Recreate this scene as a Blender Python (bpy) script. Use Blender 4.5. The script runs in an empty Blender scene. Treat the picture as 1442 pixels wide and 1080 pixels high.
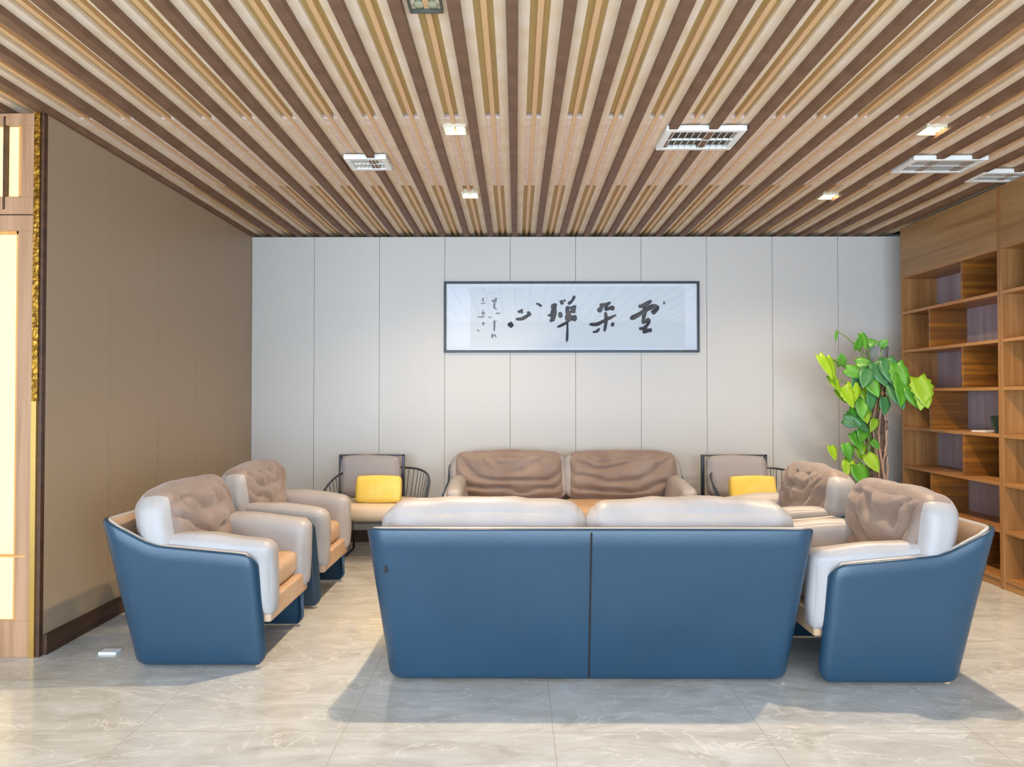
import bpy, bmesh, math, random
from mathutils import Vector, Matrix, noise
random.seed(7)
C = bpy.context.scene.collection
SC = bpy.context.scene
PI = math.pi

# ------------------------------------------------------------------ camera
F, CH = 1040.0, 1.33                      # focal length in pixels of a 1442 px wide frame, eye height
PITCH, YAW = 0.0163, 0.0058
cd = bpy.data.cameras.new('camera'); cam = bpy.data.objects.new('camera', cd); C.objects.link(cam)
cd.sensor_width = 36; cd.lens = F*36/1442; cd.clip_start = .05
cam.location = (0, 0, CH); cam.rotation_euler = (PI/2+PITCH, 0, YAW)
SC.camera = cam
# ------------------------------------------------------------------ colour management
SC.view_settings.view_transform = 'Standard'; SC.view_settings.look = 'None'
SC.view_settings.gamma = 1; SC.view_settings.use_curve_mapping = False
SC.view_settings.exposure = 0.07
# ------------------------------------------------------------------ world and lamps
w = bpy.data.worlds.new('daylight'); SC.world = w; w.use_nodes = True
w.node_tree.nodes['Background'].inputs[0].default_value = (.72, .86, 1, 1)
w.node_tree.nodes['Background'].inputs[1].default_value = 1.0
def area(name, loc, rot, sx, sy, power, col):
    l = bpy.data.lights.new(name, 'AREA'); l.shape = 'RECTANGLE'; l.size = sx; l.size_y = sy
    l.energy = power; l.color = col
    o = bpy.data.objects.new(name, l); C.objects.link(o); o.location = loc; o.rotation_euler = rot
    return o
# added area lamp for assumed daylight through an unseen glazed front behind the photographer
area('assumed_window_daylight', (-.6, -1.95, 1.2), (PI/2, 0, 0), 8.2, 2.3, 690, (.64, .81, 1))
SPOTS = [(-.34, 4.09), (2.32, 4.11), (-.34, 5.43), (2.32, 5.48)]
def spotlight(x, y, power, cone, z=2.765):
    l = bpy.data.lights.new('ceiling_lamp', 'SPOT'); l.energy = power; l.color = (1, .76, .50)
    l.spot_size = math.radians(cone); l.spot_blend = 1; l.shadow_soft_size = .035
    o = bpy.data.objects.new('ceiling_lamp', l); C.objects.link(o); o.location = (x, y, z)
spotlight(*SPOTS[0], 235, 122); spotlight(*SPOTS[1], 235, 134); spotlight(*SPOTS[2], 115, 140); spotlight(*SPOTS[3], 85, 140)

# ------------------------------------------------------------------ helpers
def P(px, py, y):
    """world point seen at a pixel of the photo, at depth y"""
    dx, dy = (px-721)/F, (540-py)/F
    up = dy*math.cos(PITCH)+math.sin(PITCH); fw = math.cos(PITCH)-dy*math.sin(PITCH)
    X = dx*math.cos(YAW)-fw*math.sin(YAW); Y = dx*math.sin(YAW)+fw*math.cos(YAW)
    k = y/Y
    return Vector((X*k, y, CH+up*k))
def obj(name, bm, mats, parent=None, smooth=True, bevel=0, angle=35):
    me = bpy.data.meshes.new(name); bmesh.ops.recalc_face_normals(bm, faces=bm.faces)
    bm.to_mesh(me); bm.free()
    o = bpy.data.objects.new(name, me); C.objects.link(o)
    for m in (mats if isinstance(mats, (list, tuple)) else [mats]): me.materials.append(m)
    if smooth: me.shade_smooth() if hasattr(me, 'shade_smooth') else None
    if smooth:
        try: me.set_sharp_from_angle(angle=math.radians(angle))
        except Exception: pass
    if parent: o.parent = parent
    if bevel:
        b = o.modifiers.new('bevel', 'BEVEL'); b.width = bevel; b.segments = 2; b.limit_method = 'ANGLE'
    return o
def tag(o, label=None, cat=None, group=None, kind=None):
    if label: o['label'] = label
    if cat: o['category'] = cat
    if group: o['group'] = group
    if kind: o['kind'] = kind
    return o
def thing(name, label, cat, loc=(0, 0, 0), rz=0, group=None):
    o = bpy.data.objects.new(name, None); C.objects.link(o); o.location = loc; o.rotation_euler = (0, 0, rz)
    o.empty_display_size = .1
    return tag(o, label, cat, group)
def box(bm, a, b, mi=0):
    vs = [bm.verts.new((x, y, z)) for x in (a[0], b[0]) for y in (a[1], b[1]) for z in (a[2], b[2])]
    for q in ((0, 1, 3, 2), (4, 6, 7, 5), (0, 4, 5, 1), (2, 3, 7, 6), (0, 2, 6, 4), (1, 5, 7, 3)):
        bm.faces.new([vs[i] for i in q]).material_index = mi
def boxes(*L):
    bm = bmesh.new()
    for q in L: box(bm, *q)
    return bm
def tube(bm, pts, r, n=8, mi=0, closed=False):
    pts = [Vector(p) for p in pts]; rings = []
    N = len(pts)
    for i, p in enumerate(pts):
        a = pts[(i-1) % N] if (closed or i) else p; b = pts[(i+1) % N] if (closed or i < N-1) else p
        t = (b-a).normalized()
        u = t.cross(Vector((0, 0, 1)));
        if u.length < .05: u = t.cross(Vector((1, 0, 0)))
        u.normalize(); v = t.cross(u)
        rr = r[i] if isinstance(r, (list, tuple)) else r
        rings.append([bm.verts.new(p+u*math.cos(2*PI*k/n)*rr+v*math.sin(2*PI*k/n)*rr) for k in range(n)])
    for i in range(N if closed else N-1):
        A, B = rings[i], rings[(i+1) % N]
        for k in range(n):
            bm.faces.new((A[k], A[(k+1) % n], B[(k+1) % n], B[k])).material_index = mi
    if not closed:
        bm.faces.new(rings[0][::-1]).material_index = mi; bm.faces.new(rings[-1]).material_index = mi
def lathe(bm, prof, c=(0, 0, 0), n=28, mi=0):
    rings = [[bm.verts.new((c[0]+r*math.cos(2*PI*k/n), c[1]+r*math.sin(2*PI*k/n), c[2]+z)) for k in range(n)] for r, z in prof]
    for A, B in zip(rings, rings[1:]):
        for k in range(n): bm.faces.new((A[k], A[(k+1) % n], B[(k+1) % n], B[k])).material_index = mi
    bm.faces.new(rings[0][::-1]).material_index = mi; bm.faces.new(rings[-1]).material_index = mi

# ------------------------------------------------------------------ materials
def hexc(h, a=1):
    f = lambda v: v/12.92 if v <= .04045 else ((v+.055)/1.055)**2.4
    return tuple(f(int(h[i:i+2], 16)/255) for i in (0, 2, 4))+(a,)
def mat(name, col, rough=.5, spec=.5, metal=0, emit=None, estr=0, coat=0, sheen=0, bump=None, var=None):
    m = bpy.data.materials.new(name); m.use_nodes = True; nt = m.node_tree; b = nt.nodes['Principled BSDF']
    b.inputs['Base Color'].default_value = hexc(col); b.inputs['Roughness'].default_value = rough
    b.inputs['Metallic'].default_value = metal; b.inputs['Specular IOR Level'].default_value = spec
    b.inputs['Coat Weight'].default_value = coat; b.inputs['Coat Roughness'].default_value = .15
    b.inputs['Sheen Weight'].default_value = sheen
    if emit:
        b.inputs['Emission Color'].default_value = hexc(emit); b.inputs['Emission Strength'].default_value = estr
    tc = nt.nodes.new('ShaderNodeTexCoord')
    if var:      # (second colour, scale)
        n = nt.nodes.new('ShaderNodeTexNoise'); n.inputs['Scale'].default_value = var[1]; n.inputs['Detail'].default_value = 4
        nt.links.new(tc.outputs['Object'], n.inputs['Vector'])
        mx = nt.nodes.new('ShaderNodeMix'); mx.data_type = 'RGBA'
        mx.inputs['A'].default_value = hexc(col); mx.inputs['B'].default_value = hexc(var[0])
        cr = nt.nodes.new('ShaderNodeMapRange'); cr.inputs['From Min'].default_value = .35; cr.inputs['From Max'].default_value = .65
        nt.links.new(n.outputs['Fac'], cr.inputs['Value']); nt.links.new(cr.outputs['Result'], mx.inputs['Factor'])
        nt.links.new(mx.outputs['Result'], b.inputs['Base Color'])
    if bump:     # (scale, strength)
        n2 = nt.nodes.new('ShaderNodeTexNoise'); n2.inputs['Scale'].default_value = bump[0]; n2.inputs['Detail'].default_value = 5
        nt.links.new(tc.outputs['Object'], n2.inputs['Vector'])
        bp = nt.nodes.new('ShaderNodeBump'); bp.inputs['Strength'].default_value = bump[1]; bp.inputs['Distance'].default_value = .01
        nt.links.new(n2.outputs['Fac'], bp.inputs['Height']); nt.links.new(bp.outputs['Normal'], b.inputs['Normal'])
    return m
def wood(name, c1, c2, axis='Y', scale=1.0, rough=.45, c3=None):
    m = bpy.data.materials.new(name); m.use_nodes = True; nt = m.node_tree; b = nt.nodes['Principled BSDF']
    tc = nt.nodes.new('ShaderNodeTexCoord'); mp = nt.nodes.new('ShaderNodeMapping')
    s = {'X': (.6, 14, 14), 'Y': (14, .6, 14), 'Z': (14, 14, .6)}[axis]
    mp.inputs['Scale'].default_value = [v*scale for v in s]
    nt.links.new(tc.outputs['Object'], mp.inputs['Vector'])
    n = nt.nodes.new('ShaderNodeTexNoise'); n.inputs['Scale'].default_value = 1.4; n.inputs['Detail'].default_value = 7
    n.inputs['Roughness'].default_value = .62; n.inputs['Distortion'].default_value = .35
    nt.links.new(mp.outputs['Vector'], n.inputs['Vector'])
    r = nt.nodes.new('ShaderNodeValToRGB'); r.color_ramp.elements[0].position = .34; r.color_ramp.elements[1].position = .66
    r.color_ramp.elements[0].color = hexc(c1); r.color_ramp.elements[1].color = hexc(c2)
    if c3: e = r.color_ramp.elements.new(.5); e.color = hexc(c3)
    nt.links.new(n.outputs['Fac'], r.inputs['Fac']); nt.links.new(r.outputs['Color'], b.inputs['Base Color'])
    b.inputs['Roughness'].default_value = rough
    return m
def marble():
    m = bpy.data.materials.new('marble_tiles'); m.use_nodes = True; nt = m.node_tree; b = nt.nodes['Principled BSDF']; L = nt.links.new
    tc = nt.nodes.new('ShaderNodeTexCoord')
    mp = nt.nodes.new('ShaderNodeMapping'); mp.inputs['Rotation'].default_value = (0, 0, .5); mp.inputs['Scale'].default_value = (1.1, 2.6, 1)
    L(tc.outputs['Object'], mp.inputs['Vector'])
    n = nt.nodes.new('ShaderNodeTexNoise'); n.inputs['Scale'].default_value = 2.6; n.inputs['Detail'].default_value = 9; n.inputs['Roughness'].default_value = .66; n.inputs['Distortion'].default_value = .9
    L(mp.outputs['Vector'], n.inputs['Vector'])
    r = nt.nodes.new('ShaderNodeValToRGB'); e = r.color_ramp.elements
    e[0].position = .30; e[0].color = hexc('aeaaa2'); e[1].position = .72; e[1].color = hexc('d2d3d2')
    x = e.new(.5); x.color = hexc('c2c1bd')
    L(n.outputs['Fac'], r.inputs['Fac'])
    # veins
    n2 = nt.nodes.new('ShaderNodeTexNoise'); n2.inputs['Scale'].default_value = 1.3; n2.inputs['Detail'].default_value = 5; n2.inputs['Distortion'].default_value = 2.2
    L(mp.outputs['Vector'], n2.inputs['Vector'])
    a = nt.nodes.new('ShaderNodeMath'); a.operation = 'SUBTRACT'; a.inputs[1].default_value = .5; L(n2.outputs['Fac'], a.inputs[0])
    ab = nt.nodes.new('ShaderNodeMath'); ab.operation = 'ABSOLUTE'; L(a.outputs[0], ab.inputs[0])
    mr = nt.nodes.new('ShaderNodeMapRange'); mr.inputs['From Min'].default_value = 0; mr.inputs['From Max'].default_value = .012; mr.inputs['To Min'].default_value = .6; mr.inputs['To Max'].default_value = 0
    L(ab.outputs[0], mr.inputs['Value'])
    mx = nt.nodes.new('ShaderNodeMix'); mx.data_type = 'RGBA'; L(mr.outputs['Result'], mx.inputs['Factor']); L(r.outputs['Color'], mx.inputs['A']); mx.inputs['B'].default_value = hexc('e6e4e0')
    # joints
    mp2 = nt.nodes.new('ShaderNodeMapping'); mp2.inputs['Location'].default_value = (-.146, -.45, 0); L(tc.outputs['Object'], mp2.inputs['Vector'])
    br = nt.nodes.new('ShaderNodeTexBrick'); br.offset = 0; br.inputs['Scale'].default_value = 1; br.inputs['Brick Width'].default_value = .83; br.inputs['Row Height'].default_value = .83
    br.inputs['Mortar Size'].default_value = .0022; br.inputs['Mortar Smooth'].default_value = 0
    br.inputs['Color1'].default_value = br.inputs['Color2'].default_value = (0, 0, 0, 1); br.inputs['Mortar'].default_value = (1, 1, 1, 1)
    L(mp2.outputs['Vector'], br.inputs['Vector'])
    m3 = nt.nodes.new('ShaderNodeMix'); m3.data_type = 'RGBA'; L(br.outputs['Color'], m3.inputs['Factor']); L(mx.outputs['Result'], m3.inputs['A']); m3.inputs['B'].default_value = hexc('b0aca4')
    L(m3.outputs['Result'], b.inputs['Base Color'])
    b.inputs['Roughness'].default_value = .16
    return m
M = dict(
    floor=marble(),
    wall=mat('wall_panel_grey', 'cac5be', .45, .35),
    wall_l=mat('wall_panel_shaded', 'a68f74', .42, .4),  # same panels as the back wall; grazing shade put into the colour
    seam=mat('panel_seam', '8e8a87', .8),
    plain=mat('plain_wall', 'd4d0ca', .8),
    brown=mat('ceiling_batten_brown', '7c5d48', .6, .3, var=('6e503c', 9)),
    cream=mat('ceiling_slat_cream', 'e8d6c0', .55, .3, var=('e0c8a8', 5)),
    tanslat=wood('ceiling_slat_tan', 'd2a676', 'e0bb90', 'Y', .6),
    slot=wood('ceiling_slot_gold', 'ae9358', 'c8ab72', 'Y', .6, .6),
    filler=mat('ceiling_filler', 'e2cfc0', .6, .3, var=('d2b8a4', 22)),
    dark=mat('dark_gap', '1f1712', .8),
    base=wood('baseboard_wood', '3a2417', '56361f', 'Y', 1, .5),
    leather=mat('navy_leather', '1e3a4e', .34, .5, bump=(160, .05), var=('213f54', 2.2)),
    tan=mat('tan_leather', 'c6a88c', .48, .4, bump=(90, .1), var=('bc9876', 6)),
    piping=mat('rim_piping', 'b5aca4', .35),
    grey=mat('light_grey_leather', '9f9a99', .45, .45, bump=(14, .25), var=('aaa4a1', 5)),
    taupe=mat('taupe_velvet', '7d6a5f', .5, .4, sheen=.25, bump=(18, .3), var=('8c7a70', 5)),
    board=wood('bookcase_wood', '976030', 'b8844a', 'Y', .8, .4, 'a57648'),
    boardz=wood('bookcase_upright_wood', '8a5c30', 'b0804c', 'Z', .8, .4, '9c6c3c'),
    side=wood('bookcase_divider_wood', '683a0e', 'a4661e', 'X', .9, .38, '7c4d1c'),
    backp=wood('bookcase_back_cool_sheen', '94848c', 'b2a6ae', 'Z', .5, .28, 'a3959d'),  # grey-mauve puts the cool daylight reflection into the wood's colour
    fascia=wood('bookcase_fascia_wood', '8a6238', 'b08858', 'Y', .5, .4),
    frame=mat('picture_frame_black', '2a2d33', .35),
    paper=mat('rice_paper', 'd4d5d6', .7, .2),
    mount=mat('paper_mount', 'dddee1', .6),
    ink=mat('ink', '2e323c', .7, .2),
    ink2=mat('faint_ink', '7a7a80', .7, .2),
    metal=mat('dark_metal', '45464c', .35, metal=.6),
    wire=mat('wire_metal', '5d6469', .4, metal=.4),
    greyfab=mat('grey_fabric', 'a29c9c', .8, bump=(60, .2)),
    yellow=mat('yellow_fabric', 'efca55', .8, bump=(60, .15), var=('f2d470', 8)),
    creamfab=mat('cream_fabric', 'e0cdb4', .8),
    pot=mat('pot_dark_red', '5e2f22', .4), soil=mat('soil', '3a2a1e', .95, bump=(50, .6)),
    moss=mat('moss_pole', '7d6252', .95, bump=(40, .9), var=('5b4a3e', 30)),
    sleeve=mat('pole_sleeve', '7f8478', .7, var=('96918a', 18)),
    root=mat('aerial_root', 'c19a80', .7),
    stem=mat('plant_stem', '7d9a45', .6),
    leaf1=mat('leaf_lime', '93b52c', .4, var=('7ca51f', 8)),
    leaf2=mat('leaf_green', '4a8a28', .38, var=('5b9b2e', 8)),
    leaf3=mat('leaf_deep_green', '3a7142', .36, var=('4b8350', 8)),
    glow=mat('lit_shade', 'b89a68', .6, emit='ffe4aa', estr=.98),
    lwood=wood('light_oak', '98704f', 'b48a68', 'Z', 1.2, .4),
    amber=wood('amber_oak', 'c98a45', 'dca05a', 'Z', 1, .4),
    gold=mat('gold_metal', 'b98a35', .3, metal=.9, bump=(40, .8), var=('6e4c1a', 45)),
    brass=mat('brushed_brass', 'd2aa62', .25, metal=.9),
    vent=mat('vent_white', 'e2e2de', .5), ventd=mat('vent_dark', '5c574c', .7),
    lamp=mat('lamp_face', 'fff2c8', .5, emit='fff0c0', estr=14),
    lampoff=mat('lamp_off', '9c9a80', .3), housing=mat('lamp_housing', '4a4a40', .5),
    trimw=mat('lamp_trim', 'cfc6ae', .4),
    white=mat('glint_white', 'e9eef2', .4),
    book=mat('book_dark', '2f3a34', .5), bookw=mat('book_pages', 'd8cfc8', .6),
    assumed_winf=mat('assumed_window_grey', '6f7276', .5),  # frame colour of the unseen, assumed glazed front
)
HL = 2.785                                 # underside of the dark ceiling battens
XL, YB, XB, XR = -2.425, 6.745, 3.34, 3.66  # left wall, back wall, bookcase front, right wall
YL = 3.79                                  # near end of the left wall

# ------------------------------------------------------------------ setting
def struct(name, bm, m, parent=None, **k):
    o = obj(name, bm, m, parent, smooth=False, **k)
    if not parent: o['kind'] = 'structure'
    return o
struct('floor', boxes(((-5.2, -3.7, -.1), (XR+.2, 7.2, 0))), M['floor'])
# back wall: tall grey panels with fine seams in front of the masonry
bm = bmesh.new(); box(bm, (XL-.3, YB+.012, 0), (XR, YB+.04, HL-.002), 1); 
xs = [XL]+[-1.852+.5986*k for k in range(10) if -1.852+.5986*k < XR]+[XR]
for a, b in zip(xs, xs[1:]): box(bm, (a+.002, YB, .0), (b-.002, YB+.012, HL-.002), 0)
struct('wall_back', bm, [M['wall'], M['seam']])
struct('wall_masonry', boxes(((-5.2, 7.02, 0), (XR+.2, 7.2, 3.0))), M['plain'])
bm = bmesh.new(); box(bm, (XL-.1, YL+.0, 0), (XL-.012, YB+.3, HL-.002), 1)
ys = [YL, 4.39, 4.98, 5.58, 6.165, YB]
for a, b in zip(ys, ys[1:]): box(bm, (XL-.012, a+(.002 if a > YL else 0), 0), (XL, b-.002, HL-.002), 0)
struct('wall_left', bm, [M['wall_l'], M['seam']])
struct('baseboard_left', boxes(((XL, YL, 0), (XL+.018, YB, .105))), M['base'], bevel=.003)
struct('baseboard_back', boxes(((XL+.018, YB-.018, 0), (XR, YB, .105))), M['base'], bevel=.003)
struct('wall_right', boxes(((XR, -3.7, 0), (XR+.2, 7.02, 3.0))), M['plain'])
struct('wall_front_left', boxes(((-5.2, -3.7, 0), (-5.0, 7.02, 3.0))), M['plain'])
# assumed glazed front behind the photographer, unseen, added for the daylight
bm = bmesh.new()
for k in range(6): box(bm, (-5+k*1.72, -1.86, 0), (-5+k*1.72+.06, -1.78, 2.35))
box(bm, (-5, -1.86, 2.27), (XR, -1.78, 2.35)); box(bm, (-5, -1.86, 0), (XR, -1.78, .06))
struct('assumed_window_1', bm, M['assumed_winf'])
struct('assumed_wall_above_window', boxes(((-5, -1.9, 2.35), (XR, -1.74, 3.0))), M['plain'])  # added unseen wall, limits the window's reflection in the picture glass
# ceiling: slab, dark battens and cream slatted boards between them
ceil = struct('ceiling', boxes(((-5.2, -3.7, HL+.075), (XR+.2, 7.2, HL+.2))), M['dark'])
PER, Y0, Y1 = .2190, -1.73, 7.02
b0 = obj('batten', boxes(((-.024, Y0, HL), (.024, Y1, HL+.075))), M['brown'], ceil, smooth=False, bevel=.0015)
z0 = HL+.034; zt = HL+.075
bm = bmesh.new()
x = .024
for wd, mi in ((.045, 0), (.030, None), (.023, 1), (.026, None), (.047, 0)):
    if mi is not None: box(bm, (x, Y0, z0), (x+wd, Y1, zt), mi)
    else:
        box(bm, (x, Y0, z0+.020), (x+wd, 3.92, zt), 2)
        box(bm, (x, 5.26, z0+.020), (x+wd, Y1, zt), 2)
        box(bm, (x, 3.955, z0+.004), (x+wd, 5.225, zt), 3)
        box(bm, (x, 3.92, z0+.036), (x+wd, 3.955, zt), 4); box(bm, (x, 5.225, z0+.036), (x+wd, 5.26, zt), 4)
    x += wd
p0 = obj('slatted_board', bm, [M['cream'], M['tanslat'], M['slot'], M['filler'], M['dark']], ceil, smooth=False)
first = True
k0 = int((-5.0+.02)/PER)
for k in range(k0, 40):
    x = -.016+k*PER
    if x > XR-.1: break
    if x > XB-.02: break
    if first: b, p = b0, p0; first = False
    else:
        b, p = b0.copy(), p0.copy(); C.objects.link(b); C.objects.link(p)
    b.location.x = x; p.location.x = x
# ------------------------------------------------------------------ ceiling fittings
def vent(x, y, sx, sy, label, n, hor=False, bright=False):
    t = thing('ceiling_vent', label, 'vent', (x, y, HL-.004), 0, 'air vents in the slatted ceiling')
    fw = .035
    bm = boxes(((-sx/2, -sy/2, 0), (sx/2, -sy/2+fw, .03)), ((-sx/2, sy/2-fw, 0), (sx/2, sy/2, .03)),
               ((-sx/2, -sy/2+fw, 0), (-sx/2+fw, sy/2-fw, .03)), ((sx/2-fw, -sy/2+fw, 0), (sx/2, sy/2-fw, .03)))
    obj('vent_frame', bm, M['vent'], t, smooth=False, bevel=.004)
    obj('vent_duct', boxes(((-sx/2+fw, -sy/2+fw, .022), (sx/2-fw, sy/2-fw, .03))), M['ventd'], t, smooth=False)
    bm = bmesh.new(); w = sx-2*fw
    for i in range(n):
        xx = -w/2+w*(i+.5)/n
        vs = [bm.verts.new(v) for v in ((xx-.006, -sy/2+fw, .003), (xx+.004, -sy/2+fw, .021), (xx+.004, sy/2-fw, .021), (xx-.006, sy/2-fw, .003),
                                        (xx-.002, -sy/2+fw, .003), (xx+.008, -sy/2+fw, .021), (xx+.008, sy/2-fw, .021), (xx-.002, sy/2-fw, .003))]
        for q in ((0, 1, 2, 3), (7, 6, 5, 4), (0, 4, 5, 1), (3, 2, 6, 7), (0, 3, 7, 4), (1, 5, 6, 2)): bm.faces.new([vs[j] for j in q])
    box(bm, (-w/2, -.006, .003), (w/2, .006, .012))
    obj('louvre', bm, M['vent'], t, smooth=False)
vent(1.045, 4.19, .44, .33, 'largest white louvred vent, in the ceiling right of centre', 10)
vent(-.93, 4.62, .26, .24, 'small white louvred vent in the left half of the ceiling', 8)
vent(2.68, 4.68, .46, .28, 'white louvred vent in the ceiling just behind a lit double spotlight', 22)
vent(3.22, 4.92, .34, .22, 'white louvred vent in the ceiling right beside the bookcase fascia', 16)
def downlight(x, y, label, lit=True):
    t = thing('recessed_spotlight', label, 'spotlight', (x, y, HL+.018), 0, 'square double spotlights in the ceiling')
    s = .064; h = .032
    bm = boxes(((-s, -s, 0), (s, -s+.008, .05)), ((-s, s-.008, 0), (s, s, .05)), ((-s, -s+.008, 0), (-s+.008, s-.008, .05)), ((s-.008, -s+.008, 0), (s, s-.008, .05)))
    obj('trim_ring', bm, M['trimw'] if lit else M['housing'], t, smooth=False)
    obj('housing', boxes(((-s+.008, -s+.008, .03), (s-.008, s-.008, .05))), M['housing'], t, smooth=False)
    for a in (-1, 1):
        for c in (-1, 1):
            bm = bmesh.new(); lathe(bm, [(.010, 0), (.021, .004), (.024, .02)], (a*.028, c*.028, .008), 16)
            obj('lamp', bm, M['lamp'] if lit else M['lampoff'], t)
downlight(*SPOTS[0], 'lit square spotlight with glowing lamps, nearer of the two left ceiling lights')
downlight(*SPOTS[2], 'lit square spotlight, farther of the two left ceiling lights, near the back wall')
downlight(*SPOTS[1], 'lit square spotlight in the right ceiling, beside the bright white vent')
downlight(*SPOTS[3], 'lit square spotlight in the right ceiling, nearest the back wall above the plant side')
downlight(-.345, 2.76, 'unlit dark square spotlight cut by the top edge of the photo', False)
# ------------------------------------------------------------------ lit lattice wall at far left
t = thing('illuminated_panel_wall', 'wood framed wall of glowing warm panels with gold edge at far left', 'light panel', (0, 0, 0))
yf = YL-.03
xg = XL-.045
def panel_frame(x0, x1, z0, z1, gx0, gx1, gz0, gz1, mats, name):
    bm = boxes(((x0, yf, z0), (x1, yf+.06, gz0)), ((x0, yf, gz1), (x1, yf+.06, z1)), ((x0, yf, gz0), (gx0, yf+.06, gz1)), ((gx1, yf, gz0), (x1, yf+.06, gz1)))
    return obj(name, bm, mats, t, smooth=False, bevel=.002)
zj = 2.255
fr = panel_frame(-5.0, xg, zj+.006, HL-.004, -4.9, P(30, 200, yf).x, 2.35, 2.72, M['lwood'], 'upper_frame')
obj('lit_shade', boxes(((-4.9, yf+.03, 2.35), (P(30, 200, yf).x, yf+.04, 2.72))), M['glow'], fr, smooth=False)
obj('inner_moulding', boxes(((P(30, 200, yf).x-.02, yf+.012, 2.35), (P(30, 200, yf).x, yf+.03, 2.72)), ((-4.9, yf+.012, 2.335), (P(30, 200, yf).x, yf+.03, 2.355))), M['amber'], fr, smooth=False)
obj('mullion', boxes(((P(6.5, 200, yf).x-.005, yf-.004, zj+.03), (P(6.5, 200, yf).x+.005, yf+.03, HL-.02))), M['base'], fr, smooth=False)
lo = panel_frame(-5.0, xg, 0, zj, -4.9, P(25, 400, yf).x, .185, 2.175, M['lwood'], 'lower_frame')
obj('lit_shade', boxes(((-4.9, yf+.03, .185), (P(25, 400, yf).x, yf+.04, 2.175))), M['glow'], lo, smooth=False)
obj('inner_moulding', boxes(((P(25, 400, yf).x-.016, yf+.012, .185), (P(25, 400, yf).x, yf+.03, 2.175)), ((-4.9, yf+.012, 2.16), (P(25, 400, yf).x, yf+.03, 2.18))), M['amber'], lo, smooth=False)
obj('cross_rail', boxes(((-4.9, yf-.002, .507), (xg-.03, yf+.028, .517))), M['amber'], lo, smooth=False)
obj('joint_strip', boxes(((-5, yf+.01, zj), (xg, yf+.05, zj+.006))), M['dark'], t, smooth=False)
obj('gold_edge', boxes(((xg, yf-.012, 1.30), (xg+.03, yf+.06, HL-.004))), M['gold'], t, smooth=False)
obj('brass_edge', boxes(((xg, yf-.014, 0), (xg+.026, yf+.06, 1.30))), M['brass'], t, smooth=False)
obj('shadow_gap', boxes(((xg+.026, yf, 0), (XL, yf+.03, HL-.004))), M['base'], t, smooth=False)
# ------------------------------------------------------------------ framed calligraphy
fx0, fx1, fz0, fz1 = -.66, 1.668, 1.722, 2.372
yp = YB-.03
pic = thing('framed_calligraphy', 'long black-framed Chinese calligraphy hanging on the grey back wall', 'picture', ((fx0+fx1)/2, YB, fz0))
cx = (fx0+fx1)/2
def L(x0, y0, z0, x1, y1, z1): return ((x0-cx, y0-YB, z0-fz0), (x1-cx, y1-YB, z1-fz0))
fw = .022
obj('picture_frame', boxes(L(fx0, yp, fz0, fx1, YB, fz0+fw), L(fx0, yp, fz1-fw, fx1, YB, fz1), L(fx0, yp, fz0+fw, fx0+fw, YB, fz1-fw), L(fx1-fw, yp, fz0+fw, fx1, YB, fz1-fw)), M['frame'], pic, smooth=False, bevel=.003)
obj('mount', boxes(L(fx0+fw, YB-.014, fz0+fw, fx1-fw, YB-.002, fz1-fw)), M['mount'], pic, smooth=False)
obj('paper', boxes(L(fx0+.24, YB-.0155, fz0+.05, fx1-.13, YB-.014, fz1-.05)), M['paper'], pic, smooth=False)
def stroke(bm, pts, wd, y):
    """a brush stroke as a flat ribbon of ink with tapered, rounded ends; points are (x, z, width factor)"""
    pts = [Vector((p[0], 0, p[1])) for p in pts]
    fine = []
    for i in range(len(pts)-1):
        p_1 = pts[max(i-1, 0)]; p0_, p1 = pts[i], pts[i+1]; p2 = pts[min(i+2, len(pts)-1)]
        for s in range(6):
            u = s/6
            fine.append(.5*((2*p0_)+(p1-p_1)*u+(2*p_1-5*p0_+4*p1-p2)*u*u+(3*p0_-p_1-3*p1+p2)*u**3))
    fine.append(pts[-1]); n = len(fine); prev = None
    for i, p in enumerate(fine):
        a, b = fine[max(i-1, 0)], fine[min(i+1, n-1)]
        tg = (b-a).normalized() if (b-a).length > 0 else Vector((1, 0, 0)); nn = Vector((-tg.z, 0, tg.x))
        u = i/(n-1); ww = wd*.5*(min(1, .45+u*5, .35+(1-u)*4)+.12*math.sin(u*9+wd*900))
        v = (bm.verts.new(p+nn*ww+Vector((0, y, 0))), bm.verts.new(p-nn*ww+Vector((0, y, 0))))
        if prev: bm.faces.new((prev[0], prev[1], v[1], v[0]))
        prev = v
def char(strokes, ox, oy, sc, mt, name):
    """stroke points measured on enlarged crops of the photo (origin and scale given)"""
    bm = bmesh.new(); y = -.0162
    for k, (wd, pts) in enumerate(strokes):
        q = []
        for a, b in pts:
            v = P(ox+a/sc, oy+b/sc, YB); q.append((v.x-cx, v.z-fz0))
        stroke(bm, q, wd/sc/154.2*1.4, y-k*.00004)
    return obj(name, bm, mt, pic, smooth=False)
char([(30, [(1000, 232), (1060, 215), (1135, 168)]), (34, [(915, 355), (985, 322), (1060, 275), (1120, 240), (1190, 215)]), (38, [(1185, 215), (1175, 265), (1135, 300)]),
      (30, [(1040, 225), (1065, 260), (1045, 375)]), (34, [(1030, 385), (1080, 375), (1115, 362)]), (26, [(1085, 345), (1105, 385), (1070, 440)]), (24, [(1005, 455), (1050, 450), (1090, 432)]), (32, [(1040, 488), (1085, 475), (1138, 468)]), (26, [(1075, 420), (1060, 480)]), (12, [(1258, 175), (1260, 210)])],
     760, 400, 7.21, M['ink'], 'ink_character')
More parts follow.
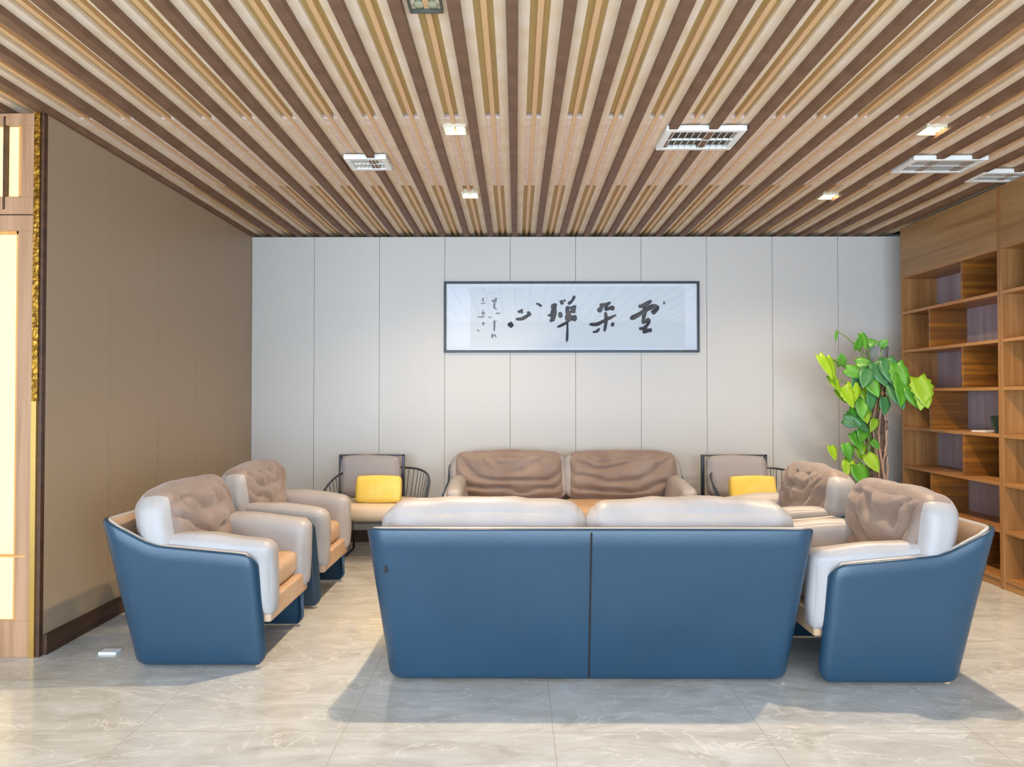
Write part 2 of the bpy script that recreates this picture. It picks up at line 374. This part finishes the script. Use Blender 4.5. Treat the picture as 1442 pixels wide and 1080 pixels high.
char([(34, [(632, 200), (622, 245), (588, 285)]), (26, [(612, 215), (660, 212), (718, 188)]), (28, [(690, 195), (672, 230), (680, 275)]), (30, [(670, 262), (735, 240), (730, 272)]), (26, [(665, 285), (672, 370), (655, 485)]),
      (26, [(500, 410), (575, 410), (640, 380), (775, 315)]), (20, [(605, 450), (580, 480), (535, 490)]), (30, [(722, 408), (755, 416)]), (20, [(690, 340), (712, 352)])],
     760, 400, 7.21, M['ink'], 'ink_character')
char([(42, [(142, 198), (150, 240)]), (30, [(112, 240), (172, 232)]), (42, [(148, 235), (140, 300), (130, 372)]), (20, [(78, 322), (165, 305)]), (22, [(100, 378), (150, 362)]), (30, [(205, 285), (212, 345)]), (34, [(205, 195), (240, 182)]), (18, [(240, 175), (262, 165)]),
      (22, [(285, 205), (325, 175), (355, 120)]), (24, [(270, 235), (320, 245), (372, 222)]), (26, [(278, 225), (280, 345)]), (26, [(350, 225), (345, 300)]), (24, [(290, 290), (350, 272)]), (44, [(255, 352), (310, 345), (378, 352)]), (28, [(300, 300), (300, 380)]), (20, [(175, 440), (240, 410), (310, 365)]), (18, [(278, 340), (280, 480), (274, 592)])],
     760, 400, 7.21, M['ink'], 'ink_character')
char([(62, [(685, 650), (710, 690), (745, 725)]), (34, [(825, 470), (870, 465), (915, 430)]), (26, [(890, 460), (910, 500)]), (42, [(795, 595), (900, 590), (980, 545), (1030, 520)]), (62, [(1000, 520), (1045, 485)]), (30, [(1140, 335), (1180, 345), (1235, 385)])],
     660, 400, 12, M['ink'], 'ink_character')
SMALL = [[(26, [(475, 235), (440, 290)]), (26, [(390, 290), (440, 285), (475, 300)]), (20, [(432, 280), (436, 320)]), (16, [(420, 315), (455, 330)])],
         [(28, [(432, 335), (434, 420)]), (16, [(432, 400), (475, 440)])], [(16, [(455, 500), (540, 495)])],
         [(24, [(432, 610), (436, 700), (430, 800)]), (16, [(434, 640), (475, 630)])], [(22, [(395, 840), (405, 915)]), (16, [(440, 850), (465, 905)]), (16, [(398, 872), (460, 865)])],
         [(20, [(243, 235), (243, 300)])], [(12, [(205, 335), (285, 325)])], [(20, [(215, 490), (280, 500)]), (16, [(245, 440), (240, 560)]), (14, [(140, 562), (280, 556)])],
         [(16, [(330, 560), (380, 565)])], [(20, [(240, 645), (250, 700)]), (12, [(238, 655), (280, 662)])], [(16, [(145, 780), (185, 800)])]]
for sg in SMALL: char(sg, 660, 400, 12, M['ink2'], 'small_inscription')
g = bpy.data.materials.new('picture_glass'); g.use_nodes = True; nt = g.node_tree; nt.nodes.clear()
out = nt.nodes.new('ShaderNodeOutputMaterial'); ms = nt.nodes.new('ShaderNodeMixShader'); tr = nt.nodes.new('ShaderNodeBsdfTransparent'); gl = nt.nodes.new('ShaderNodeBsdfGlossy'); gl.inputs['Roughness'].default_value = .02
fr_ = nt.nodes.new('ShaderNodeFresnel'); fr_.inputs['IOR'].default_value = 1.5
nt.links.new(fr_.outputs[0], ms.inputs[0]); nt.links.new(tr.outputs[0], ms.inputs[1]); nt.links.new(gl.outputs[0], ms.inputs[2]); nt.links.new(ms.outputs[0], out.inputs[0])
obj('glass_pane', boxes(L(fx0+fw, YB-.024, fz0+fw, fx1-fw, YB-.022, fz1-fw)), g, pic, smooth=False)

# ------------------------------------------------------------------ bookcases
SH = [.067, .395, .719, 1.051, 1.378, 1.709, 2.04, 2.352]
def bookcase(ya, yb, label, third):
    t = thing('bookcase', label, 'bookcase', (XB, ya, 0), 0, 'tall wooden bookcases along the right wall')
    D = yb-ya; e = .018; dp = XR-XB-.004
    obj('plinth', boxes(((.012, .001, 0), (dp, D-.001, SH[0]-e))), M['board'], t, smooth=False, bevel=.002)
    for y in (0, D-.022): obj('side_panel', boxes(((0, y+.0005, 0), (dp, y+.0215, HL-.004))), M['boardz'], t, smooth=False, bevel=.0015)
    obj('back_panel', boxes(((dp-.014, .022, SH[0]), (dp, D-.022, SH[-1]))), M['backp'], t, smooth=False)
    obj('fascia', boxes(((.0, .022, SH[-1]+.012), (.03, D-.022, HL-.006))), M['fascia'], t, smooth=False, bevel=.0015)
    for i, z in enumerate(SH): obj('shelf', boxes(((0.001, .022, z-.012), (dp-.014, D-.022, z+.012))), M['board'], t, smooth=False, bevel=.0015)
    for i in range(7):
        # from the top row down the divider alternates between one third and two thirds
        row = 6-i; y = D*(1/3 if (row % 2 == 0) == third else 2/3)
        obj('divider', boxes(((.002, y-.010, SH[row]+.012), (dp-.014, y+.010, SH[row+1]-.012))), M['side'], t, smooth=False, bevel=.0015)
    # inner cheeks: the end panels seen from inside show cross-grained board
    return t
bookcase(5.116, 6.425, 'tall wooden bookcase reaching the ceiling behind the potted plant', True)
bookcase(3.80, 5.112, 'tall wooden bookcase cut off by the right edge of the photo', False)
bz = SH[4-1]+.0125
bk = thing('book', 'dark book leaning on the bookcase shelf above the right armchair', 'book', (XB+.10, 5.22, bz))
bm = boxes(((-.07, -.011, 0), (.07, -.008, .125)), ((-.07, .008, 0), (.07, .011, .125)), ((-.07, -.011, 0), (-.067, .011, .125)))
obj('cover', bm, M['book'], bk, smooth=False); obj('pages', boxes(((-.066, -.0079, .003), (.067, .0079, .122))), M['bookw'], bk, smooth=False)
bk.rotation_euler = (-.42, 0, .1); bk.location.z += .005
bm = boxes(((-.09, -.06, 0), (.09, .06, .012)))
o = obj('booklet', bm, M['bookw'], smooth=False, bevel=.002); o.location = (XB+.11, 5.42, bz); o.rotation_euler = (0, 0, .2)
tag(o, 'pale booklet lying flat on the shelf beside the leaning dark book', 'booklet')

# ------------------------------------------------------------------ upholstery
def shell_path(W, D, r=.085, rf=.045, n=8):
    pts = []                     # (x, y, nx, ny) from front left round the back to front right
    for k in range(n+1):
        a = math.radians(-95-85*k/n); pts.append((-W/2+rf+rf*math.cos(a), -D+rf+rf*math.sin(a), math.cos(a), math.sin(a)))
    for k in range(1, 14): pts.append((-W/2, -D+rf+(D-rf-r)*k/14, -1, 0))
    for k in range(n+1):
        a = math.radians(180-90*k/n); pts.append((-W/2+r+r*math.cos(a), -r+r*math.sin(a), math.cos(a), math.sin(a)))
    h = [(-x, y, -nx, ny) for x, y, nx, ny in reversed(pts)]
    nb = max(6, int(W/.1))
    mid = [(-W/2+r+(W-2*r)*k/nb, 0, 0, 1) for k in range(1, nb)]
    return pts+mid+h
ARM, BACK = .565, .735
def rim(y, D):
    t = (y+D)/D
    z = ARM+.045*min(1, max(0, t/.62))
    u = min(1, max(0, (t-.60)/.40)); z += (BACK-ARM-.045)*(u*u*(3-2*u))
    d = min(1, max(0, (y+D)/.06)); z -= .055*(1-math.sqrt(max(0, 1-(1-d)**2)))
    return z
def warp(x, y, z, W, D, fx=.09, fy=.14, ff=.04):
    zz = z/BACK
    return Vector((x*(1+2*fx/W*zz), y+zz*(ff+(fy-ff)*(y+D)/D), z))
def shell(W, D, name, m, parent, o_out, o_in, zlift=0, zbot=.012, seam=False):
    bm = bmesh.new(); path = shell_path(W, D); rb = .035; nz = 9; prev = None
    for x, y, nx, ny in path:
        zr = rim(y, D)+zlift; ring = []
        d = min(1, max(0, (y+D)/.05)); zb = zbot+.03*(1-math.sqrt(max(0, 1-(1-d)**2)))
        prof = []
        for k in range(5):       # rounded foot
            a = k/4*PI/2; prof.append((o_out-rb*(1-math.sin(a))*(.8 if o_out > -.01 else .0), zb+rb*(1-math.cos(a))))
        for k in range(1, nz): prof.append((o_out, zb+rb+(zr-.012-zb-rb)*k/nz))
        prof += [(o_out, zr-.012), (o_out-.004, zr-.003), ((o_out+o_in)/2, zr), (o_in+.004, zr-.003), (o_in, zr-.012)]
        for k in range(nz-1, -1, -1): prof.append((o_in, zb+.02+(zr-.012-zb-.02)*k/nz))
        for off, z in prof: ring.append(bm.verts.new(warp(x+nx*off, y+ny*off, z, W, D)))
        if prev:
            for k in range(len(ring)): bm.faces.new((prev[k], prev[(k+1) % len(ring)], ring[(k+1) % len(ring)], ring[k])).material_index = 1 if 12 <= k <= 16 and isinstance(m, list) else 0
        else: bm.faces.new(ring[::-1])
        prev = ring
    bm.faces.new(prev)
    return obj(name, bm, m, parent, angle=60)
def cushion(sx, sy, sz, name, mats, parent, puff=.35, e=.28, n=22, wr=.0, folds=None, pick=None, seed=0, warpf=None, loc=(0, 0, 0), rot=None):
    """a soft upholstered block centred on loc: rounded box, bulging faces, creases"""
    bm = bmesh.new(); bmesh.ops.create_cube(bm, size=2); bmesh.ops.subdivide_edges(bm, edges=bm.edges, cuts=n, use_grid_fill=True)
    R = Matrix.Rotation(rot[1], 3, rot[0]) if rot else Matrix.Identity(3)
    half = Vector((sx/2, sy/2, sz/2)); rr = min(sx, sy, sz)/2*e*2
    if pick:
        for f in bm.faces: f.material_index = pick(f.calc_center_median())
    for v in bm.verts:
        p = v.co.copy()
        # pack the grid lines towards the edges so that the roundings stay fine
        q = Vector([math.sin(c*PI/2) if abs(c) < 1 else c for c in p])
        w_ = Vector((q.x*half.x, q.y*half.y, q.z*half.z))
        inner = Vector([max(-(h-rr), min(h-rr, c)) for c, h in zip(w_, half)])
        d = w_-inner
        if d.length > 1e-9: w_ = inner+d.normalized()*rr
        # bulge of each face
        b = [0, 0, 0]
        for ax in range(3):
            o1, o2 = (ax+1) % 3, (ax+2) % 3
            k = (1-q[o1]**2)*(1-q[o2]**2)
            b[ax] = math.copysign(1, w_[ax])*k*puff*rr*min(1, abs(w_[ax])/half[ax])**2
        w_ += Vector(b)
        if wr:
            nn = noise.noise(Vector((w_.x*5+seed, w_.y*5, w_.z*5)))+.5*noise.noise(Vector((w_.x*13+seed, w_.y*9, w_.z*11)))
            w_ += Vector((q.x, q.y, q.z)).normalized()*nn*wr
        if folds: w_ += folds(q, w_)
        v.co = w_
    for v in bm.verts:
        w_ = R @ v.co+Vector(loc)
        v.co = warpf(w_) if warpf else w_
    return obj(name, bm, mats, parent, angle=180)
def drape(amp, side=0):
    """curved creases hanging between the top corners of a back cushion"""
    def f(q, w_):
        if q.y > -.3: return Vector((0, 0, 0))
        u = q.x+.18*side
        wob = .25*noise.noise(Vector((u*2.2, q.z*1.6, side*3+.5)))
        r = math.hypot(u, (q.z-1.25)*.78)+wob
        edge = max(0, min(1, (1-abs(q.x))*5))*max(0, min(1, (1-abs(q.z))*3))
        k = 1-abs(math.sin(r*8.5))**.55*1.25                      # narrow creases between broad soft swags
        k2 = (1-abs(math.sin(u*7+q.z*1.5+wob*4))**.6)*max(0, q.z+.15)
        return Vector((0, amp*edge*(k*(.75-.25*q.z)+k2*.7), 0))
    return f
fr_pick = lambda p: 0 if p.y < .30 and abs(p.x) < .93 else 1
fr_pick_back = lambda p: 0 if p.y < -.35 and abs(p.x) < .93 else 1
def armchair_parts(t, W, D, seats=1, seed=0, back_tilt=.14, top=.865, pick=fr_pick, frontmats=None, cush_t=.22):
    m2 = frontmats or [M['taupe'], M['grey']]
    shell(W, D, 'shell', M['leather'], t, 0, -.018)
    shell(W, D, 'lining', [M['tan'], M['piping']], t, -.0185, -.036, zlift=.004, zbot=.215)
    th = .11
    iw = W/2-.036
    # seat: base rail and seat cushion in tan leather
    bx = iw-.02
    bm = boxes(((-bx, -D-.015, .215), (bx, -.06, .325)))
    for v in bm.verts: v.co = warp(*v.co, W, D, .09, .09, 0)
    obj('seat_base', bm, M['tan'], t, bevel=.012)
    sw = (2*(iw+.045)-2*th)/seats
    for i in range(seats):
        xc = (i-(seats-1)/2)*sw
        cushion(sw-.004, D-.10, .135, 'seat_cushion', M['tan'], t, .12, .3, 14, .002, loc=(xc, -(D-.10)/2-.085, .39), seed=seed+i)
    # arm cushions, their front ends hanging down past the seat
    for s in (-1, 1):
        lx = D-.19
        def wf(p, s=s): return warp(p.x, p.y, p.z, W, D, .09, .10, .0)
        def dip(q, w_): return Vector((0, 0, -.02*max(0, -q.y)+.012*q.y))
        cushion(th, lx+.03, .37, 'arm_cushion', M['grey'], t, .25, .36, 16, .006, folds=dip, loc=(s*(iw-th/2-.004), -D-.03+(lx+.03)/2, .46), warpf=wf, seed=seed+s*3)
    # back cushions
    bw = (2*(iw+.075))/seats
    hz = top-.435
    for i in range(seats):
        xc = (i-(seats-1)/2)*bw
        cushion(bw-.012, cush_t, hz, 'back_cushion', m2, t, .26, .42, 46, .012, folds=drape(.042, (i-.5)*2 if seats > 1 else (seed % 3-1)*.7), pick=pick,
                loc=(xc, -.125, .435+hz/2), rot=('X', -back_tilt), seed=seed*1.7+i*4)
def armchair(x, y, rz, label, seed, W=.70, D=.655):
    t = thing('armchair', label, 'armchair', (x, y, 0), rz, 'armchairs in navy shells')
    armchair_parts(t, W, D, 1, seed)
    return t
# local back faces +Y and local front -Y; rz turns them to face the middle of the seating
armchair(-1.875, 3.955, PI/2, 'nearest armchair on the left, navy shell and taupe back cushion, by a baseboard', 1)
armchair(-1.875, 4.97, PI/2, 'farther left armchair with tan-lit back cushion, between near left armchair and yellow cushion chair', 2)
armchair(2.045, 3.755, -PI/2, 'nearest armchair on the right, navy shell with tan lining, in front of bookcase', 4)
armchair(2.06, 4.82, -PI/2, 'farther right armchair, its taupe cushion partly hidden, in front of the plant', 5)
sf = thing('sofa', 'two-seat sofa seen from behind, navy leather back with centre seam', 'sofa', (.335, 3.44, 0), PI, 'two-seat sofas facing each other')
armchair_parts(sf, 1.86, .80, 2, 7, top=.822, pick=fr_pick_back)
pts = [warp(0, .0015, .03+.69*k/12, 1.86, .80) for k in range(13)]
bm = bmesh.new(); tube(bm, pts, .0045, 6); obj('back_seam', bm, M['dark'], sf)
q0 = warp(.86, .002, .545, 1.86, .8)
obj('tag', boxes(((q0.x-.006, q0.y-.004, q0.z-.012), (q0.x+.006, q0.y+.003, q0.z+.018))), M['dark'], sf, smooth=False)
sb = thing('sofa', 'two-seat sofa with creased taupe back cushions against the back wall', 'sofa', (.42, 6.46, 0), 0, 'two-seat sofas facing each other')
armchair_parts(sb, 1.86, .82, 2, 9, top=.845)

# ------------------------------------------------------------------ wire lounge chairs with yellow pillows
def wire_chair(x, y, rz, label, plabel):
    t = thing('wire_lounge_chair', label, 'chair', (x, y, 0), rz, 'wire-sided lounge chairs with yellow pillows')
    hw, dp = .42, .34
    def plan(u, r=1.0, zf=0):   # u 0..1 from left front round the back to right front
        a = PI*(1-u); return Vector((hw*r*math.copysign(abs(math.cos(a))**.55, math.cos(a)), -dp+2*dp*r*abs(math.sin(a))**.6, 0))
    N = 26
    def topz(u): return .50+.20*math.sin(PI*u)**.45
    bm = bmesh.new(); tube(bm, [plan(k/40)+Vector((0, 0, topz(k/40))) for k in range(41)], .009, 8); obj('top_rail', bm, M['metal'], t)
    bm = bmesh.new(); tube(bm, [plan(k/40, .86)+Vector((0, 0, .33)) for k in range(41)], .008, 8); tube(bm, [plan(0, .86)+Vector((0, 0, .33)), plan(1, .86)+Vector((0, 0, .33))], .008, 8)
    obj('seat_rail', bm, M['metal'], t)
    for k in range(N+1):
        u = k/N; bm = bmesh.new(); tube(bm, [plan(u)+Vector((0, 0, topz(u))), plan(u, .86)+Vector((0, 0, .33))], .004, 6)
        obj('rod', bm, M['wire'], t)
    for s in (-1, 1):
        bm = bmesh.new()
        tube(bm, [(s*.28, -.27, .33), (s*.28, -.33, .01), (s*.28, .27, .01), (s*.28, .22, .33)], .009, 8); obj('sled_leg', bm, M['metal'], t)
    cushion(.60, .56, .12, 'seat_cushion', M['creamfab'], t, .2, .35, 12, .003, loc=(0, -.02, .395))
    cushion(.50, .13, .34, 'back_cushion', M['greyfab'], t, .25, .38, 16, .006, loc=(-.13, .235, .635), rot=('X', -.2))
    bm = boxes(((-.42, .30, .45), (-.39, .33, .80)), ((.13, .30, .45), (.155, .33, .815)), ((-.42, .30, .80), (.155, .33, .815)))
    obj('back_frame', bm, M['metal'], t, smooth=False, bevel=.004)
    return t
def pillow(x, y, z, rz, label, sx=.36, sz=.21):
    o = cushion(sx, .10, sz, 'throw_pillow', M['yellow'], None, .35, .24, 14, .004, rot=('X', -.25), seed=x)
    o.location = (x, y, z); o.rotation_euler = (0, 0, rz)
    tag(o, label, 'pillow', 'yellow pillows on the wire chairs')
wire_chair(-1.13, 6.15, .0, 'wire-rod lounge chair with grey back cushion left of the back sofa', '')
pillow(-1.12, 6.03, .565, 0, 'yellow pillow on the wire chair left of the back sofa')
wire_chair(2.03, 6.15, .0, 'wire-rod lounge chair with pale back cushion right of the back sofa', '')
pillow(1.92, 6.03, .565, 0, 'yellow pillow on the chair right of the back sofa')

# ------------------------------------------------------------------ potted climbing plant
PX, PY = 3.005, 6.2
pl = thing('potted_plant', 'tall green climbing plant on a moss pole in a dark red pot by the bookcase', 'plant', (PX, PY, 0))
bm = bmesh.new(); lathe(bm, [(.13, 0), (.135, .02), (.175, .50), (.19, .52), (.19, .565), (.172, .565), (.165, .52)], n=32); obj('pot', bm, M['pot'], pl)
bm = bmesh.new(); lathe(bm, [(.16, .50), (.16, .525)], n=28); obj('soil', bm, M['soil'], pl)
bm = bmesh.new(); lathe(bm, [(.072, .5), (.076, .9), (.078, 1.2), (.082, 1.5)], n=20)
for v in bm.verts: v.co += Vector((v.co.x, v.co.y, 0)).normalized()*.008*noise.noise(v.co*14)
obj('moss_pole', bm, M['moss'], pl)
bm = bmesh.new(); lathe(bm, [(.083, 1.48), (.094, 1.60), (.104, 1.735), (.098, 1.735), (.088, 1.62)], n=20); obj('pole_sleeve', bm, M['sleeve'], pl)
bm = bmesh.new()
for k, (a0, z0_, z1_) in enumerate([(-2.0, .52, 1.45), (-1.5, .52, 1.62), (-1.0, .52, 1.3), (-2.7, .52, 1.5), (-.4, .52, 1.2)]):
    tube(bm, [((.084+.008*math.sin(i*1.3+k))*math.cos(a0+.25*math.sin(i*.9+k)), (.084+.008*math.sin(i*1.3+k))*math.sin(a0+.25*math.sin(i*.9+k)), z0_+(z1_-z0_)*i/9) for i in range(10)], .009, 6)
obj('aerial_root', bm, M['root'], pl)
def leaf(bm, tip_dir, up, pos, ln, wd, mi, split=False, curl=.25):
    """heart shaped blade with a folded midrib and a drooping tip; split leaves have notched edges"""
    d = tip_dir.normalized(); s = d.cross(up).normalized(); nrm = s.cross(d).normalized(); rows = []
    n = 10
    for i in range(n+1):
        u = i/n
        wv = wd*.5*(math.sin(PI*min(1, (u*.86+.14)))**.75)*(1.12-.5*u) if u < 1 else 0
        if split and i % 2 and 0 < i < n-1: wv *= .8
        droop = -curl*ln*u*u
        c = pos+d*(ln*u)+Vector((0, 0, droop*.6))+nrm*(curl*ln*.15*math.sin(u*PI))
        back = -.10*ln if i == 0 else 0
        row = [c+s*wv*k+nrm*(abs(k)*wv*.30*(1-.4*abs(k)))+d*(back*abs(k)) for k in (-1, -.5, 0, .5, 1)]
        rows.append([bm.verts.new(p) for p in row])
    for A, B in zip(rows, rows[1:]):
        for k in range(4):
            f = bm.faces.new((A[k], A[k+1], B[k+1], B[k])); f.material_index = mi
bmL = bmesh.new(); bmS = bmesh.new()
#        px    py   depth len  wid  angle(deg, 0=right, -90=down)  colour split
LV = [(1205, 655, 5.95, .20, .17, -75, 1, 0), (1220, 640, 6.0, .18, .14, -60, 0, 0), (1196, 648, 5.98, .16, .13, -110, 0, 0), (1212, 672, 5.95, .13, .12, -90, 1, 0),
      (1169, 628, 5.95, .14, .10, -85, 0, 0), (1200, 610, 6.0, .17, .14, -60, 1, 0), (1188, 590, 5.98, .16, .14, -20, 2, 0), (1208, 622, 6.05, .16, .12, -80, 0, 0), (1216, 600, 6.0, .16, .13, -110, 1, 0),
      (1195, 578, 6.0, .15, .14, -40, 1, 0), (1212, 570, 6.0, .18, .14, -85, 0, 0), (1186, 545, 5.95, .20, .16, -70, 0, 1), (1200, 540, 5.97, .18, .15, -100, 0, 0), (1178, 548, 6.0, .16, .13, -50, 0, 0),
      (1215, 548, 6.0, .17, .13, -60, 0, 0), (1190, 520, 6.0, .17, .13, -20, 1, 0), (1205, 512, 6.05, .14, .12, 10, 1, 0), (1153, 500, 5.9, .24, .11, -62, 0, 0), (1164, 503, 5.92, .20, .10, -70, 0, 0), (1168, 530, 5.95, .16, .13, -60, 0, 1),
      (1184, 515, 6.0, .14, .10, 100, 1, 0), (1207, 492, 6.05, .15, .09, 95, 1, 0), (1212, 470, 6.05, .14, .09, -80, 1, 0), (1178, 466, 6.0, .10, .03, -95, 1, 0),
      (1232, 510, 5.98, .24, .18, -70, 2, 0), (1248, 505, 5.95, .25, .18, -80, 2, 0), (1222, 520, 5.97, .20, .14, -110, 2, 0), (1262, 512, 5.9, .32, .19, -88, 1, 1), (1268, 530, 5.88, .28, .17, -100, 1, 0), (1256, 540, 5.92, .25, .16, -75, 2, 0),
      (1292, 532, 5.8, .27, .21, -85, 0, 1), (1300, 540, 5.78, .22, .17, -100, 0, 1), (1280, 545, 5.82, .22, .16, -70, 1, 0), (1245, 560, 5.95, .16, .12, -100, 2, 0), (1233, 590, 6.02, .12, .09, -120, 0, 0), (1228, 620, 6.05, .10, .08, -60, 1, 0),
      (1214, 560, 5.98, .18, .15, -95, 1, 0), (1205, 590, 5.97, .16, .13, -45, 2, 0), (1222, 535, 5.96, .17, .13, -60, 1, 0), (1190, 625, 5.98, .15, .12, -80, 1, 0), (1226, 552, 5.95, .16, .12, -90, 2, 0), (1210, 530, 6.0, .15, .13, -130, 2, 0),
      (1218, 486, 6.1, .12, .10, 20, 1, 0), (1240, 488, 6.1, .10, .09, 60, 1, 0)]
for px, py, yy, ln, wd, ang, mi, sp in LV:
    p = P(px, py, yy)-Vector((PX, PY, 0)); a = math.radians(ang+random.uniform(-6, 6))
    d = Vector((math.cos(a), random.uniform(-.45, -.05), math.sin(a)))
    up = Vector((random.uniform(-.35, .35), -1, random.uniform(.1, .5)))
    leaf(bmL, d, up, p, ln*.88, wd*.9, mi, sp, random.uniform(.05, .25))
    zc = max(.6, min(1.55, p.z-.10-abs(p.x)*.3)); a0 = math.atan2(p.y, p.x)
    base = Vector((.07*math.cos(a0), .07*math.sin(a0), zc)); mid = (base+p)/2+Vector((0, -.02, .05))
    tube(bmS, [base, (base+mid)/2+Vector((0, 0, .015)), mid, (mid+p)/2+Vector((0, 0, .01)), p], .0045, 6)
fol = obj('foliage', bmL, [M['leaf1'], M['leaf2'], M['leaf3']], pl, angle=180)
sm = fol.modifiers.new('solid', 'SOLIDIFY'); sm.thickness = .0015
tube(bmS, [(-.075, -.06, .51), (-.11, -.08, .7), (-.085, -.07, .95), (-.12, -.08, 1.2), (-.09, -.05, 1.45)], [.014, .013, .012, .011, .008], 8)
obj('stem', bmS, M['stem'], pl)

# ------------------------------------------------------------------ white slab standing in for a highlight on the floor
o = obj('floor_glint', boxes(((-.045, -.03, 0), (.045, .03, .012))), M['white'], smooth=False, bevel=.002)
o.location = (P(155, 917, 3.83).x, 3.83, .0); tag(o, 'small white slab standing in for a floor highlight left of the near left armchair', 'floor_glint')
